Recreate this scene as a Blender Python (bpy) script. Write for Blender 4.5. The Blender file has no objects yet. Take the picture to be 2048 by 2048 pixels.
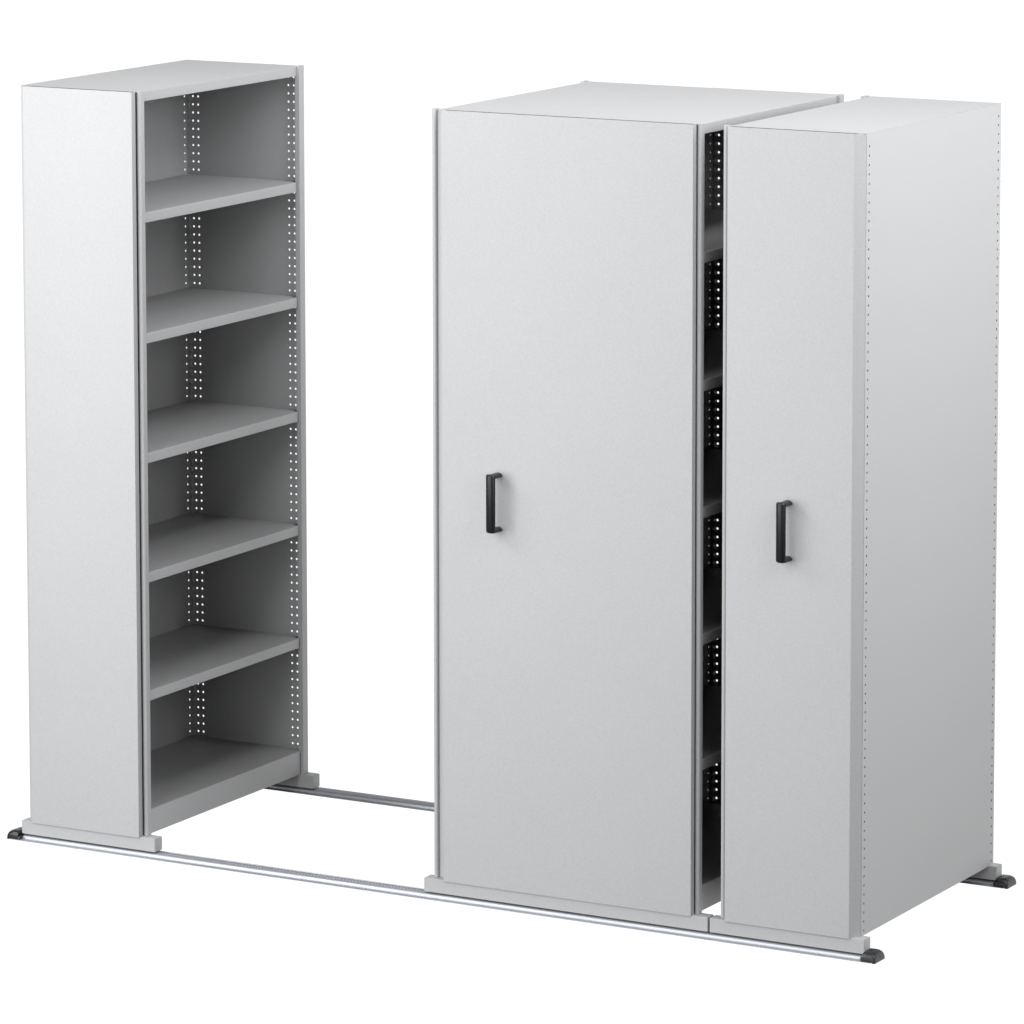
import bpy, bmesh, math
from mathutils import Matrix, Vector

# ------------------------------------------------------------------ camera
scn = bpy.context.scene
ZS = 0.0165                      # the units' own zero lies this high above the ground line


def rot(rx, rz, ro):
    return (Matrix.Rotation(rz, 4, 'Z') @ Matrix.Rotation(rx, 4, 'X') @ Matrix.Rotation(ro, 4, 'Z'))


cam_d = bpy.data.cameras.new("camera")
cam = bpy.data.objects.new("camera", cam_d)
scn.collection.objects.link(cam)
cam.matrix_world = Matrix.Translation((8.2558, -11.9107, 3.6447 + ZS)) @ rot(1.450538, 0.506209, -0.001068)
cam_d.sensor_width = 36.0
cam_d.lens = 10064.636 / 2048 * 36.0
cam_d.shift_x = -9.056 / 2048
cam_d.shift_y = -648.307 / 2048
cam_d.clip_start = 0.1
cam_d.clip_end = 200
scn.camera = cam

# ------------------------------------------------------------------ world: made-up studio gradient shaped for the light
w = bpy.data.worlds.new("World")
scn.world = w
w.use_nodes = True
nt = w.node_tree
nt.nodes.clear()
tc = nt.nodes.new("ShaderNodeTexCoord")
sp = nt.nodes.new("ShaderNodeSeparateXYZ")
mr = nt.nodes.new("ShaderNodeMapRange")
mr.interpolation_type = 'SMOOTHSTEP'
mr.inputs['From Min'].default_value = 0.10      # made-up dark room in front, keeps ambient low ...
mr.inputs['From Max'].default_value = 0.42      # ... white sweep behind the cabinets
mz = nt.nodes.new("ShaderNodeMapRange")
mz.interpolation_type = 'SMOOTHSTEP'
mz.inputs['From Min'].default_value = 0.30
mz.inputs['From Max'].default_value = 0.65
mz.inputs['To Min'].default_value = 1.0
mz.inputs['To Max'].default_value = 0.0
mu = nt.nodes.new("ShaderNodeMath")
mu.operation = 'MULTIPLY'
mix = nt.nodes.new("ShaderNodeMix")
mix.data_type = 'RGBA'
mix.inputs[7].default_value = (1.06, 1.06, 1.06, 1)
bg = nt.nodes.new("ShaderNodeBackground")
bg.inputs['Strength'].default_value = 1.0
room = nt.nodes.new("ShaderNodeMix")            # the made-up unseen room: darker below, lighter upper half
room.data_type = 'RGBA'
room.inputs[6].default_value = (0.03, 0.03, 0.03, 1)
room.inputs[7].default_value = (0.05, 0.05, 0.05, 1)
mf = nt.nodes.new("ShaderNodeMapRange")
mf.interpolation_type = 'SMOOTHSTEP'
mf.inputs['From Min'].default_value = -0.25
mf.inputs['From Max'].default_value = 0.25
nt.links.new(sp.outputs['Z'], mf.inputs['Value'])
nt.links.new(mf.outputs[0], room.inputs[0])
nt.links.new(room.outputs[2], mix.inputs[6])
out = nt.nodes.new("ShaderNodeOutputWorld")
L = nt.links.new
L(tc.outputs['Generated'], sp.inputs[0])
L(sp.outputs['Y'], mr.inputs['Value'])
L(sp.outputs['Z'], mz.inputs['Value'])
L(mr.outputs[0], mu.inputs[0])
L(mz.outputs[0], mu.inputs[1])
L(mu.outputs[0], mix.inputs[0])
L(mix.outputs[2], bg.inputs['Color'])
L(bg.outputs[0], out.inputs[0])


# ------------------------------------------------------------------ key lamps and added fills
def area(name, loc, target, size, power, color=(1, 1, 1), size_y=None):
    d = bpy.data.lights.new(name, 'AREA')
    d.energy = power
    d.color = color
    d.shape = 'RECTANGLE'
    d.size = size
    d.size_y = size_y or size
    o = bpy.data.objects.new(name, d)
    o.location = loc
    o.rotation_euler = (Vector(target) - Vector(loc)).to_track_quat('-Z', 'Y').to_euler()
    scn.collection.objects.link(o)
    return o



area("key_softbox", (-1.5, -2.2, 3.6), (0.5, 0, 1.6), 2.2, 104)
area("front_softbox", (1.0, -6.0, 5.0), (1.3, 0, 1.3), 4.0, 200)
area("low_left_fill", (-2.5, -5.5, 1.5), (0.9, 0, 1.3), 3.0, 225)  # unseen fill added to brighten the left fronts
area("low_front_fill", (1.0, -6.5, 1.0), (1.0, 0.45, 1.0), 4.0, 150)  # unseen fill added low down for the lower fronts
area("right_softbox", (6.0, -1.5, 4.5), (1.5, 0.45, 1.4), 2.5, 104)
area("high_fill", (2.4, 0.0, 4.4), (0.5, 0.45, 1.4), 1.2, 24)  # unseen fill added for the left unit's shelf lips
area("high_right_fill", (3.6, -0.2, 4.6), (0.5, 0.45, 1.7), 1.0, 48)  # second added fill, lifts the upper shelf lips
area("side_fill", (4.5, 1.0, 2.6), (2.6, 0.45, 1.6), 1.5, 34)  # unseen fill added for the right unit's side panel
area("right_front_fill", (5.5, -3.0, 2.2), (1.5, 0.45, 1.2), 2.5, 40)  # unseen fill added from the right front
area("top_fill", (0.9, 0.3, 3.6), (0.6, 0.4, 0.0), 1.5, 8)  # weak unseen fill added above the left unit

vs = scn.view_settings
vs.view_transform = 'Standard'
vs.look = 'None'
vs.exposure = 0.0
vs.gamma = 1.0
vs.use_curve_mapping = False
scn.render.engine = 'CYCLES'
scn.cycles.max_bounces = 8
scn.cycles.diffuse_bounces = 1


# ------------------------------------------------------------------ materials
def powder(name, col, rough=0.48, bump=0.42, speck=0.09, scale=300, spec=0.4):
    m = bpy.data.materials.new(name)
    m.use_nodes = True
    t = m.node_tree
    b = t.nodes['Principled BSDF']
    co = t.nodes.new('ShaderNodeTexCoord')
    n = t.nodes.new('ShaderNodeTexNoise')
    n.inputs['Scale'].default_value = scale
    n.inputs['Detail'].default_value = 3
    n2 = t.nodes.new('ShaderNodeTexNoise')
    n2.inputs['Scale'].default_value = 2.3
    n2.inputs['Detail'].default_value = 2
    mixn = t.nodes.new('ShaderNodeMix')
    mixn.data_type = 'FLOAT'
    mixn.inputs[0].default_value = 0.12
    mp = t.nodes.new('ShaderNodeMapRange')
    mp.inputs['From Min'].default_value = 0.25
    mp.inputs['From Max'].default_value = 0.75
    mp.inputs['To Min'].default_value = 1 - speck
    mp.inputs['To Max'].default_value = 1 + speck
    vm = t.nodes.new('ShaderNodeVectorMath')
    vm.operation = 'SCALE'
    vm.inputs[0].default_value = col
    bp = t.nodes.new('ShaderNodeBump')
    bp.inputs['Strength'].default_value = bump
    bp.inputs['Distance'].default_value = 0.0006
    k = t.links.new
    k(co.outputs['Object'], n.inputs['Vector'])
    k(co.outputs['Object'], n2.inputs['Vector'])
    k(n.outputs[0], mixn.inputs[2])
    k(n2.outputs[0], mixn.inputs[3])
    k(mixn.outputs[0], mp.inputs['Value'])
    k(mp.outputs[0], vm.inputs['Scale'])
    k(vm.outputs[0], b.inputs['Base Color'])
    k(n.outputs[0], bp.inputs['Height'])
    k(bp.outputs[0], b.inputs['Normal'])
    b.inputs['Roughness'].default_value = rough
    b.inputs['Specular IOR Level'].default_value = spec
    return m


def metal(name, col, rough):
    m = bpy.data.materials.new(name)
    m.use_nodes = True
    t = m.node_tree
    b = t.nodes['Principled BSDF']
    co = t.nodes.new('ShaderNodeTexCoord')
    mp = t.nodes.new('ShaderNodeMapping')
    mp.inputs['Scale'].default_value = (3, 260, 260)     # drawn lines along the extrusion
    n = t.nodes.new('ShaderNodeTexNoise')
    n.inputs['Scale'].default_value = 1.0
    n.inputs['Detail'].default_value = 3
    r = t.nodes.new('ShaderNodeMapRange')
    r.inputs['To Min'].default_value = rough - 0.08
    r.inputs['To Max'].default_value = rough + 0.1
    k = t.links.new
    k(co.outputs['Object'], mp.inputs[0])
    k(mp.outputs[0], n.inputs['Vector'])
    k(n.outputs[0], r.inputs['Value'])
    k(r.outputs[0], b.inputs['Roughness'])
    b.inputs['Base Color'].default_value = (*col, 1)
    b.inputs['Metallic'].default_value = 0.6
    return m


M_STEEL = powder('light_grey_powder_coat', (0.42, 0.424, 0.431))
M_PLASTIC = powder('black_plastic', (0.013, 0.014, 0.016), rough=0.32, bump=0.10, speck=0.08, scale=900, spec=0.45)
M_GAP_SHADE = powder('gap_shade_grey', (0.12, 0.12, 0.122), rough=0.9, spec=0.1)  # dark tone standing in for shade in the facade gap
M_ALU = metal('anodised_aluminium', (0.44, 0.46, 0.50), 0.46)


# ------------------------------------------------------------------ mesh helpers
def finish(name, verts, faces, mat, parent, smooth=False, label=None):
    me = bpy.data.meshes.new(name)
    me.from_pydata([(v[0], v[1], v[2] + ZS) for v in verts], [], faces)
    bm = bmesh.new()
    bm.from_mesh(me)
    bmesh.ops.remove_doubles(bm, verts=bm.verts, dist=1e-6)
    bmesh.ops.recalc_face_normals(bm, faces=bm.faces)
    bm.to_mesh(me)
    bm.free()
    me.materials.append(mat)
    o = bpy.data.objects.new(name, me)
    scn.collection.objects.link(o)
    if parent is not None:
        # geometry is written in scene coordinates: keep it there under the parent's origin
        off = Vector(parent_origin(parent))
        for v in me.vertices:
            v.co -= off
        o.parent = parent
    if smooth:
        for p in me.polygons:
            p.use_smooth = True
        me.set_sharp_from_angle(angle=math.radians(35))
    if label:
        o['label'] = label
    return o


def parent_origin(p):
    v = Vector((0, 0, 0))
    while p is not None:
        v += p.location
        p = p.parent
    return v


def round_poly(pts, r, seg=3, skip=()):
    """round the corners of a 2-D polygon by radius r (number or list)"""
    res = []
    n = len(pts)
    for i, p in enumerate(pts):
        ri = r[i] if isinstance(r, (list, tuple)) else r
        if i in skip or ri <= 0:
            res.append(tuple(p))
            continue
        a, b, c = Vector(pts[i - 1]), Vector(p), Vector(pts[(i + 1) % n])
        u, v = (a - b), (c - b)
        lu, lv = u.length, v.length
        u.normalize(); v.normalize()
        ang = math.acos(max(-1, min(1, u.dot(v))))
        t = min(ri / math.tan(ang / 2), lu * 0.45, lv * 0.45)
        p0, p1 = b + u * t, b + v * t
        for k in range(seg + 1):
            s = k / seg
            q = (1 - s) ** 2 * p0 + 2 * s * (1 - s) * b + s * s * p1
            res.append((q.x, q.y))
    return res


def extrude(poly, a0, a1, axis):
    """poly = 2-D outline in the other two axes (in xyz order)"""
    def mk(p, a):
        if axis == 'x':
            return (a, p[0], p[1])
        if axis == 'y':
            return (p[0], a, p[1])
        return (p[0], p[1], a)
    n = len(poly)
    v = [mk(p, a0) for p in poly] + [mk(p, a1) for p in poly]
    f = [tuple(range(n)), tuple(range(2 * n - 1, n - 1, -1))]
    f += [(i, (i + 1) % n, (i + 1) % n + n, i + n) for i in range(n)]
    return v, f


def box(x0, x1, y0, y1, z0, z1, r=0.0012):
    bm = bmesh.new()
    bmesh.ops.create_cube(bm, size=1)
    for v in bm.verts:
        v.co = Vector(((x0 + x1) / 2 + v.co.x * (x1 - x0), (y0 + y1) / 2 + v.co.y * (y1 - y0),
                       (z0 + z1) / 2 + v.co.z * (z1 - z0)))
    if r:
        bmesh.ops.bevel(bm, geom=bm.edges[:], offset=r, segments=2, affect='EDGES')
    bm.verts.index_update()
    v = [tuple(a.co) for a in bm.verts]
    f = [tuple(b.index for b in a.verts) for a in bm.faces]
    bm.free()
    return v, f


def join(*parts):
    V, F = [], []
    for v, f in parts:
        k = len(V)
        V += list(v)
        F += [tuple(i + k for i in q) for q in f]
    return V, F


PITCH = 0.02487
ROW0 = 0.0519
HR = 0.0034          # hole radius


def holed_sheet(plane, a0, a1, t0, t1, z0, z1, cols):
    """sheet standing upright. plane 'y': spans x in a0..a1, thickness y t0..t1; plane 'x': spans y.
    cols = centres of vertical rows of round punched holes."""
    V, F = [], []

    def P(a, t, z):
        return (a, t, z) if plane == 'y' else (t, a, z)

    def quad(pts, t):
        k = len(V)
        V.extend(P(a, t, z) for a, z in pts)
        F.append(tuple(range(k, k + len(pts))))

    hw = 0.008
    rows = [ROW0 + PITCH * n for n in range(87)]
    rows = [r for r in rows if r - PITCH / 2 > z0 - 1e-4 and r + PITCH / 2 < z1 + 1e-4]
    zb, zt = rows[0] - PITCH / 2, rows[-1] + PITCH / 2
    cuts = []
    for c in sorted(cols):
        cuts.append((c - hw, c + hw, c))
    xs = a0
    for l, r, c in cuts:
        if l > xs + 1e-6:
            for t in (t0, t1):
                quad([(xs, z0), (l, z0), (l, z1), (xs, z1)], t)
        for t in (t0, t1):
            if zb > z0 + 1e-5:
                quad([(l, z0), (r, z0), (r, zb), (l, zb)], t)
            if z1 > zt + 1e-5:
                quad([(l, zt), (r, zt), (r, z1), (l, z1)], t)
        N = 12
        for zc in rows:
            ring, outer = [], []
            for i in range(N):
                an = 2 * math.pi * (i + 0.5) / N
                ca, sa = math.cos(an), math.sin(an)
                ring.append((c + HR * ca, zc + HR * sa))
                s = min(hw / abs(ca) if abs(ca) > 1e-9 else 9, (PITCH / 2) / abs(sa) if abs(sa) > 1e-9 else 9)
                outer.append((c + s * ca, zc + s * sa))
            corners = {0: None}
            for t in (t0, t1):
                for i in range(N):
                    j = (i + 1) % N
                    pts = [ring[i], outer[i]]
                    o1, o2 = outer[i], outer[j]
                    on_v1 = abs(abs(o1[0] - c) - hw) < 1e-7
                    on_v2 = abs(abs(o2[0] - c) - hw) < 1e-7
                    if on_v1 != on_v2:
                        pts.append((c + math.copysign(hw, (o1 if on_v1 else o2)[0] - c),
                                    zc + math.copysign(PITCH / 2, (o2 if on_v1 else o1)[1] - zc)))
                    pts += [outer[j], ring[j]]
                    quad(pts, t)
            for i in range(N):
                j = (i + 1) % N
                k = len(V)
                V.extend([P(ring[i][0], t0, ring[i][1]), P(ring[j][0], t0, ring[j][1]),
                          P(ring[j][0], t1, ring[j][1]), P(ring[i][0], t1, ring[i][1])])
                F.append((k, k + 1, k + 2, k + 3))
        xs = r
    if a1 > xs + 1e-6:
        for t in (t0, t1):
            quad([(xs, z0), (a1, z0), (a1, z1), (xs, z1)], t)
    # rim
    for (pa, pb) in (((a0, z0), (a1, z0)), ((a1, z0), (a1, z1)), ((a1, z1), (a0, z1)), ((a0, z1), (a0, z0))):
        k = len(V)
        V.extend([P(pa[0], t0, pa[1]), P(pb[0], t0, pb[1]), P(pb[0], t1, pb[1]), P(pa[0], t1, pa[1])])
        F.append((k, k + 1, k + 2, k + 3))
    return V, F


def thing(name, label, cat, loc, group=None):
    o = bpy.data.objects.new(name, None)
    o.empty_display_size = 0.1
    scn.collection.objects.link(o)
    o.location = loc
    o['label'] = label
    o['category'] = cat
    if group:
        o['group'] = group
    return o


# ------------------------------------------------------------------ shared heights and depths
Z_BASE = 0.0398
Z_BODY = 2.2012
Z_FAC0, Z_FAC1 = 0.0378, 2.2020
Y_FAC = -0.0162
SHELVES = [1.8524, 1.5037, 1.1562, 0.8081, 0.4612]
LIP = 0.0295
Z_BOT = 0.1116


# ------------------------------------------------------------------ pieces of a unit
def shelf_profile(xw, xl, ztop, lip, s):
    """(x,z) outline: plate from wall xw to lip plane xl, lip turned down, short return. s=+1 lip to +x"""
    t = 0.0014
    p = [(xw, ztop), (xl, ztop), (xl, ztop - lip), (xl - s * 0.012, ztop - lip), (xl - s * 0.012, ztop - lip + t),
         (xl - s * t, ztop - lip + t), (xl - s * t, ztop - t), (xw, ztop - t)]
    return round_poly(p, [0, 0.0030, 0.0012, 0, 0, 0, 0, 0], 4)


def bay(root, xw, xl, s, y0=0.030, y1=0.8655):
    """shelves of one bay: wall at xw, open edge at xl, s = direction of the opening"""
    g = 0.0008
    for z in SHELVES:
        v, f = extrude(shelf_profile(xw + s * g, xl, z, LIP, s), y0, y1, 'y')
        v2, f2 = box(min(xw + s * g, xl - s * 0.02), max(xw + s * g, xl - s * 0.02), y1, 0.8912, z - 0.0014, z, 0)
        v3, f3 = box(min(xw + s * g, xl - s * 0.02), max(xw + s * g, xl - s * 0.02), 0.0165, y0, z - 0.0014, z, 0)
        V, F = join((v, f), (v2, f2), (v3, f3))
        finish('shelf', V, F, M_STEEL, root, smooth=True)
    # bottom deck and kick plate
    a = box(min(xw + s * g, xl - s * 0.0065), max(xw + s * g, xl - s * 0.0065), 0.0165, 0.8912,
            Z_BOT - 0.0022, Z_BOT - 0.0002, 0)
    b = box(min(xw + s * 0.0040, xw + s * 0.0055), max(xw + s * 0.0040, xw + s * 0.0055), 0.0165, 0.8912,
            Z_BASE + 0.0008, Z_BOT - 0.0023, 0)
    V, F = join(a, b)
    finish('bottom_shelf', V, F, M_STEEL, root)
    t = 0.0016
    p = [(xl - s * 0.0065, Z_BOT), (xl, Z_BOT), (xl, Z_BASE + 0.0006), (xl - s * t, Z_BASE + 0.0006),
         (xl - s * t, Z_BOT - t), (xl - s * 0.0065, Z_BOT - t)]
    V, F = extrude(round_poly(p, [0, 0.0026, 0, 0, 0, 0], 4), y0, y1, 'y')
    finish('kick_plate', V, F, M_STEEL, root, smooth=True)


def top_panel(root, xw, xl, s, y0, y1):
    v, f = extrude(shelf_profile(xw, xl, Z_BODY, LIP, s), 0.030, 0.868, 'y')
    a, b = sorted((xw, xl - s * 0.0))
    v2, f2 = box(a, b, 0.868, y1, Z_BODY - 0.0014, Z_BODY, 0)
    a2, b2 = sorted((xw, xl))
    v3, f3 = box(a2, b2, y0, 0.030, Z_BODY - 0.0014, Z_BODY, 0)
    V, F = join((v, f), (v2, f2), (v3, f3))
    finish('top_panel', V, F, M_STEEL, root, smooth=True)


def post(root, xo, s, front):
    """bull-nosed upright at the open edge; xo = outermost x, s = side it faces"""
    r = 0.0075
    cx = xo - s * r
    pts = []
    n = 14
    if front:
        cy, back = 0.014, 0.0262
        for i in range(n + 1):
            a = math.pi + math.pi * i / n
            pts.append((cx + r * math.cos(a), cy + r * math.sin(a)))
        pts += [(cx + r, back), (cx - r, back)]
    else:
        cy, start = 0.8955, 0.8695
        for i in range(n + 1):
            a = math.pi * i / n
            pts.append((cx + r * math.cos(a), cy + r * math.sin(a)))
        pts += [(cx - r, start), (cx + r, start)]
    v, f = extrude(pts, Z_BASE + 0.0003, Z_BODY + 0.0008, 'z')
    # inner flange that carries the punched sheet
    finish('upright_post', v, f, M_STEEL, root, smooth=True)


def handle(root, xc, zc):
    """black pull handle: D-section grip on two arched feet"""
    hw, hh = 0.0139, 0.082
    yb = -0.0668          # front of the grip
    yk = -0.0560          # back of the grip
    prof = [(-hw * math.cos(math.pi * i / 12) , (yk - 0.001) + (yb - yk) * math.sin(math.pi * i / 12)) for i in range(13)]
    prof = [(-hw, yk)] + prof + [(hw, yk)]
    V, F = [], []
    levels = [(-hh, 0.55, 0.30), (-hh + 0.0018, 0.82, 0.62), (-hh + 0.0045, 0.95, 0.86), (-hh + 0.008, 1, 1), (hh - 0.004, 1, 1), (hh - 0.0015, 0.93, 0.75),
              (hh, 0.80, 0.35)]
    n = len(prof)
    for z, sx, sy in levels:
        for (px, py) in prof:
            V.append((xc + px * sx, yk + (py - yk) * sy, zc + z))
    for k in range(len(levels) - 1):
        for i in range(n):
            j = (i + 1) % n
            F.append((k * n + i, k * n + j, (k + 1) * n + j, (k + 1) * n + i))
    F.append(tuple(range(n)))
    F.append(tuple(range(len(V) - 1, len(V) - n - 1, -1)))
    parts = [(V, F)]
    for zz in (hh - 0.0115, -hh + 0.0015):
        pts = []
        for i in range(13):
            a = math.pi * i / 12
            pts.append((hw * 0.97 * math.cos(a), 0.0022 + 0.0092 * math.sin(a)))
        pts += [(-hw * 0.97, 0.0), (hw * 0.97, 0.0)]
        v, f = [], []
        for (yy, sc) in ((Y_FAC - 0.0002, 1.04), (-0.03, 1.0), (yk - 0.001, 1.0)):
            v += [(xc + px * sc, yy, zc + zz + pz) for px, pz in pts]
        m = len(pts)
        for k in range(2):
            for i in range(m):
                j = (i + 1) % m
                f.append((k * m + i, k * m + j, (k + 1) * m + j, (k + 1) * m + i))
        f.append(tuple(range(m)))
        f.append(tuple(range(3 * m - 1, 2 * m - 1, -1)))
        parts.append((v, f))
    V, F = join(*parts)
    finish('handle', V, F, M_PLASTIC, root, smooth=True)


def end_sheets(root, x0, x1, cols):
    """front and rear end panels of the carcass with their punched adjustment holes"""
    V, F = holed_sheet('y', x0, x1, 0.8920, 0.8935, Z_BASE + 0.0004, Z_BODY - 0.0018, cols)
    finish('rear_end_panel', V, F, M_STEEL, root)
    V, F = holed_sheet('y', x0, x1, 0.0148, 0.0162, Z_BASE + 0.0004, Z_BODY - 0.0018, cols)
    finish('front_end_panel', V, F, M_STEEL, root)


def base_beams(root, x0, x1):
    for y0, y1 in ((-0.0122, 0.0262), (0.8640, 0.9042)):
        V, F = box(x0, x1, y0, y1, 0.0, Z_BASE, 0.0014)
        finish('base_beam', V, F, M_STEEL, root)
        # black running strip with the wheels in the shadow gap over the rail
        V, F = box(x0 + 0.012, x1 - 0.012, y0 + 0.010, y1 - 0.010, -0.0034, 0.0006, 0)
        finish('wheel_carrier', V, F, M_PLASTIC, root)


def facade(root, outer, inner, radii):
    """folded sheet front: U-shaped in plan, with a cover strip set a little below its top edge"""
    poly = round_poly(list(outer) + list(inner), list(radii) + [0] * len(inner), 3)
    p1 = extrude(poly, Z_FAC0, Z_FAC1, 'z')
    xa, xb = min(p[0] for p in inner if p[1] < -0.01) + 0.0001, max(p[0] for p in inner if p[1] < -0.01) - 0.0001
    p2 = box(xa, xb, Y_FAC + 0.0015, 0.0030, Z_FAC1 - 0.045, Z_FAC1 - 0.0435, 0)
    p3 = box(xa, xb, Y_FAC + 0.0015, 0.0030, Z_FAC0 + 0.0005, Z_FAC0 + 0.0020, 0)
    V, F = join(p1, p2, p3)
    fp = finish('front_panel', V, F, M_STEEL, root, smooth=True)
    V, F = box(xa + 0.002, xb - 0.002, Y_FAC + 0.0016, 0.0076, Z_BODY - 0.0060, Z_BODY - 0.0003, 0)  # added dark strip: painted shade for the gap behind the facade top
    finish('gap_shade_strip', V, F, M_GAP_SHADE, root)
    return fp


# ------------------------------------------------------------------ left unit: open towards the aisle
ul = thing('shelving_unit', 'open grey shelving unit standing alone at the left, five shelves showing, no handle',
           'shelving unit', (0.232, 0.445, 0))
XO = 0.4275
facade(ul, [(0.0140, 0.0126), (0.0393, Y_FAC), (0.4124, Y_FAC), (0.4124, 0.0035)],
       [(0.4110, 0.0035), (0.4110, -0.0148), (0.0400, -0.0148), (0.0160, 0.0126)], [0, 0.003, 0.0014, 0])
V, F = holed_sheet('x', 0.0146, 0.8935, 0.0140, 0.0152, Z_BASE, Z_BODY - 0.0016, [0.0315, 0.8776])
finish('side_panel', V, F, M_STEEL, ul)
V, F = box(0.0153, 0.0166, 0.0430, 0.8634, Z_BASE + 0.002, Z_BODY - 0.003, 0)
finish('back_panel', V, F, M_STEEL, ul)
end_sheets(ul, 0.0153, XO - 0.0150, [0.0360, 0.0547, 0.3760, 0.3945])
post(ul, XO, 1, True)
post(ul, XO, 1, False)
bay(ul, 0.0166, XO - 0.0085, 1)
top_panel(ul, 0.0140, XO - 0.0085, 1, 0.0080, 0.8935)
base_beams(ul, 0.0, 0.4647)

# ------------------------------------------------------------------ middle unit: double-sided, handle on its front
um = thing('shelving_unit', 'wide double-sided grey shelving unit in the middle, black handle on its broad front',
           'shelving unit', (1.805, 0.445, 0))
XL, XR, XC = 1.3810, 2.2128, 1.8000
facade(um, [(1.4255, 0.0035), (1.4255, Y_FAC), (2.2002, Y_FAC), (2.2002, 0.0035)],
       [(2.1988, 0.0035), (2.1988, -0.0148), (1.4269, -0.0148), (1.4269, 0.0035)], [0, 0.0016, 0.0014, 0])
V, F = holed_sheet('x', 0.0166, 0.8916, XC - 0.0010, XC + 0.0010, Z_BASE, Z_BODY - 0.0018, [0.0300, 0.8770])
finish('centre_partition', V, F, M_STEEL, um)
cR = [XC + 0.0205, XC + 0.0392, XR - 0.0515, XR - 0.0330]
cL = [XC - 0.0205, XC - 0.0392, XL + 0.0515, XL + 0.0330]
end_sheets(um, XL + 0.0150, XR - 0.0150, cL + cR)
for xo, s in ((XL, -1), (XR, 1)):
    post(um, xo, s, True)
    post(um, xo, s, False)
bay(um, XC + 0.0010, XR - 0.0085, 1)
bay(um, XC - 0.0010, XL + 0.0085, -1)
top_panel(um, XC + 0.0004, XR - 0.0085, 1, 0.0080, 0.8935)
top_panel(um, XC - 0.0004, XL + 0.0085 + 0.012, -1, 0.0080, 0.8870)
base_beams(um, 1.3608, 2.2497)
handle(um, 1.6023, 1.1290)

# ------------------------------------------------------------------ right unit: closed side facing outwards
ur = thing('shelving_unit', 'narrow closed grey shelving unit at the right, plain slotted side panel and black handle',
           'shelving unit', (2.486, 0.445, 0))
XL, XR = 2.2775, 2.6958
facade(ur, [(2.3026, 0.0035), (2.3026, Y_FAC), (2.6744, Y_FAC), (2.6957, 0.0126)],
       [(2.6938, 0.0126), (2.6737, -0.0148), (2.3040, -0.0148), (2.3040, 0.0035)], [0, 0.0014, 0.004, 0])
V, F = holed_sheet('x', 0.0143, 0.8935, XR - 0.0012, XR, Z_BASE - 0.0006, Z_BODY - 0.0016, [0.0315, 0.8776])
finish('side_panel', V, F, M_STEEL, ur)
V, F = box(XR - 0.0026, XR - 0.0013, 0.0430, 0.8634, Z_BASE + 0.002, Z_BODY - 0.003, 0)
finish('back_panel', V, F, M_STEEL, ur)
end_sheets(ur, XL + 0.0150, XR - 0.0013, [XR - 0.0220, XR - 0.0407, XL + 0.0515, XL + 0.0330])
post(ur, XL, -1, True)
post(ur, XL, -1, False)
bay(ur, XR - 0.0026, XL + 0.0085, -1)
top_panel(ur, XR, XL + 0.0085 + 0.012, -1, 0.0080, 0.8935)
base_beams(ur, 2.2554, 2.7184)
handle(ur, 2.4863, 1.1300)


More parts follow.
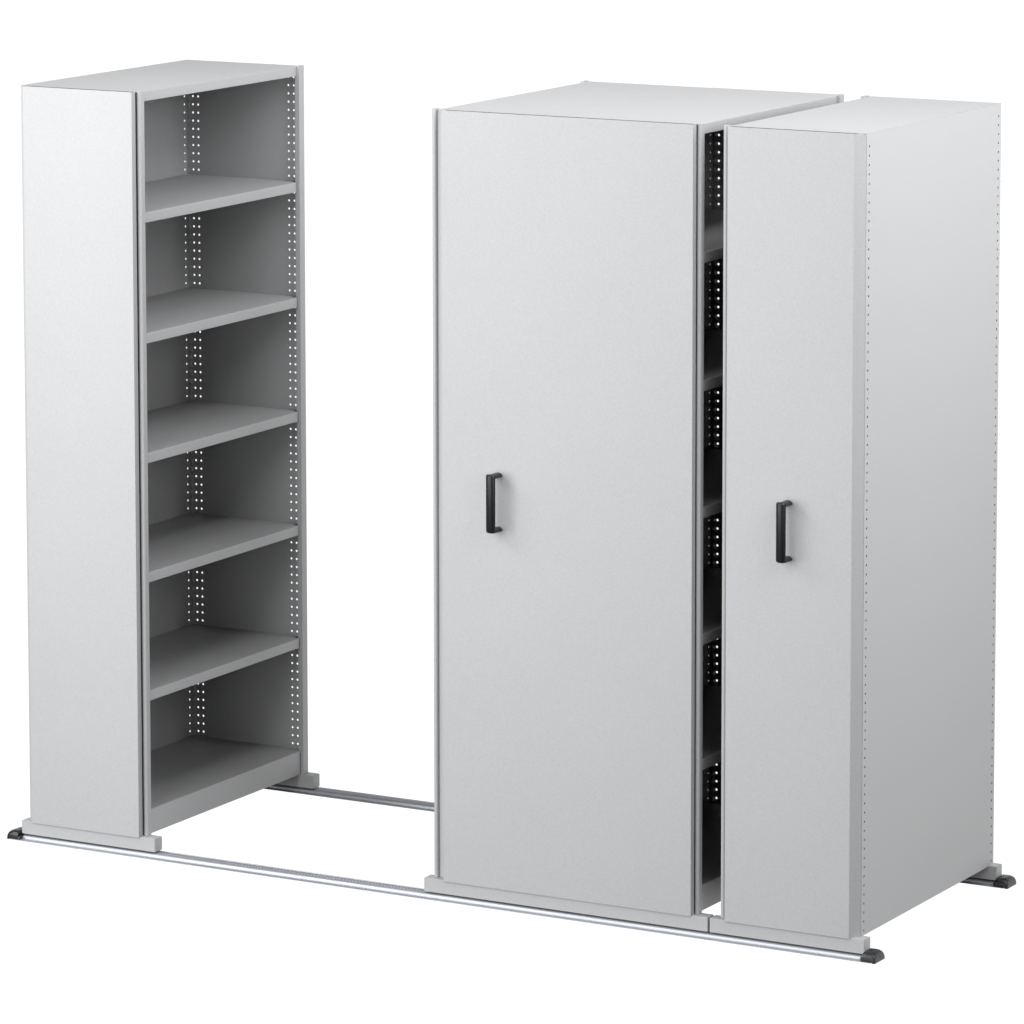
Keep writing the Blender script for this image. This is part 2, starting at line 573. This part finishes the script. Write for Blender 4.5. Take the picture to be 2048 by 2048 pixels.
# ------------------------------------------------------------------ floor rails with black end stops
def rail(label, yc):
    G = -ZS
    root = thing('floor_rail', label, 'floor rail', (1.36, yc, 0), 'aluminium floor rails under the shelving')
    X0, X1 = -0.0300, 2.7455
    h = 0.0125
    prof = [(-0.0325, 0), (-0.0325, 0.0012), (-0.0315, 0.0016), (-0.0205, 0.0022), (-0.0202, 0.0002), (-0.0156, 0.0002),
            (-0.0153, 0.0056), (-0.0144, 0.0082), (-0.0115, 0.0104), (-0.0080, 0.0118), (-0.0040, h), (-0.0022, h),
            (-0.0018, 0.0085), (0.0000, 0.0085), (0.0006, 0.0108), (0.0215, 0.0108), (0.0220, 0.0090), (0.0235, 0.0090),
            (0.0240, 0.0118), (0.0290, 0.0112), (0.0310, 0.0060), (0.0325, 0.0020), (0.0325, 0)]
    poly = [(yc + a, G + b) for a, b in prof]
    v, f = extrude(poly, X0, X1, 'x')
    finish('rail_profile', v, f, M_ALU, root, smooth=True)
    # slanted tread lugs pressed into the rear half of the track
    V, F = [], []
    p = 0.0105
    n = int((X1 - X0 - 0.03) / p)
    for i in range(n):
        x = X0 + 0.012 + i * p
        k = len(V)
        z0, z1 = G + 0.0104, G + 0.0121
        ya, yb = yc + 0.0016, yc + 0.0205
        sl = 0.0050
        for z, e in ((z0, 0.0), (z1, 0.0014)):
            V += [(x + e, ya + e, z), (x + 0.0056 - e, ya + e, z), (x + sl + 0.0056 - e, yb - e, z), (x + sl + e, yb - e, z)]
        F += [(k + 4, k + 5, k + 6, k + 7), (k, k + 1, k + 5, k + 4), (k + 1, k + 2, k + 6, k + 5),
              (k + 2, k + 3, k + 7, k + 6), (k + 3, k, k + 4, k + 7), (k + 3, k + 2, k + 1, k)]
    finish('tread_strip', V, F, M_ALU, root)
    for side, xe in ((-1, 0.0), (1, 2.7174)):
        # sections along x: (distance outwards from the base beam's end, width scale, height)
        secs = [(-0.0040, 0.97, 0.0135), (0.0012, 0.98, 0.0140), (0.0016, 1.0, 0.0245), (0.0040, 1.0, 0.0268),
                (0.0200, 1.0, 0.0270), (0.0270, 1.0, 0.0262), (0.0330, 0.995, 0.0240), (0.0368, 0.985, 0.0208),
                (0.0390, 0.970, 0.0170), (0.0400, 0.955, 0.0130), (0.0404, 0.945, 0.0)]
        base = []
        m = 16
        for i in range(m + 1):
            a = math.pi * i / m
            c, s_ = math.cos(a), math.sin(a)
            base.append((math.copysign(abs(c) ** 0.40, c), s_ ** 0.42 if s_ > 0 else 0.0))
        V, F = [], []
        for d, ws, hh in secs:
            zl = 0.0040 if d < 0.032 else 0.0        # lip of the rail shows below the shell
            for (a, b) in base:
                V.append((xe + side * d, yc + a * 0.0330 * ws, G + min(max(zl, b * hh), max(hh, zl))))
        q = m + 1
        for k in range(len(secs) - 1):
            for i in range(m):
                F.append((k * q + i, k * q + i + 1, (k + 1) * q + i + 1, (k + 1) * q + i))
            F.append((k * q + m, k * q, (k + 1) * q, (k + 1) * q + m))
        F.append(tuple(range(q)))
        F.append(tuple(range(len(V) - 1, len(V) - q - 1, -1)))
        cap = finish('end_stop', V, F, M_PLASTIC, root, smooth=True)
        # screw recess on the crown
        v, f = [], []
        cxs = xe + side * 0.0120
        for z in (G + 0.0264, G + 0.0276):
            for i in range(16):
                a = 2 * math.pi * i / 16
                v.append((cxs + 0.0042 * math.cos(a), yc + 0.0042 * math.sin(a), z))
        f = [tuple(range(16)), tuple(range(31, 15, -1))] + [(i, (i + 1) % 16, (i + 1) % 16 + 16, i + 16) for i in range(16)]
        finish('screw_cap', v, f, M_PLASTIC, cap)


rail('bright aluminium floor rail under the front edge of the units, nearest the viewer', 0.0015)
rail('grey aluminium floor rail behind, under the rear edge of the units', 0.8845)
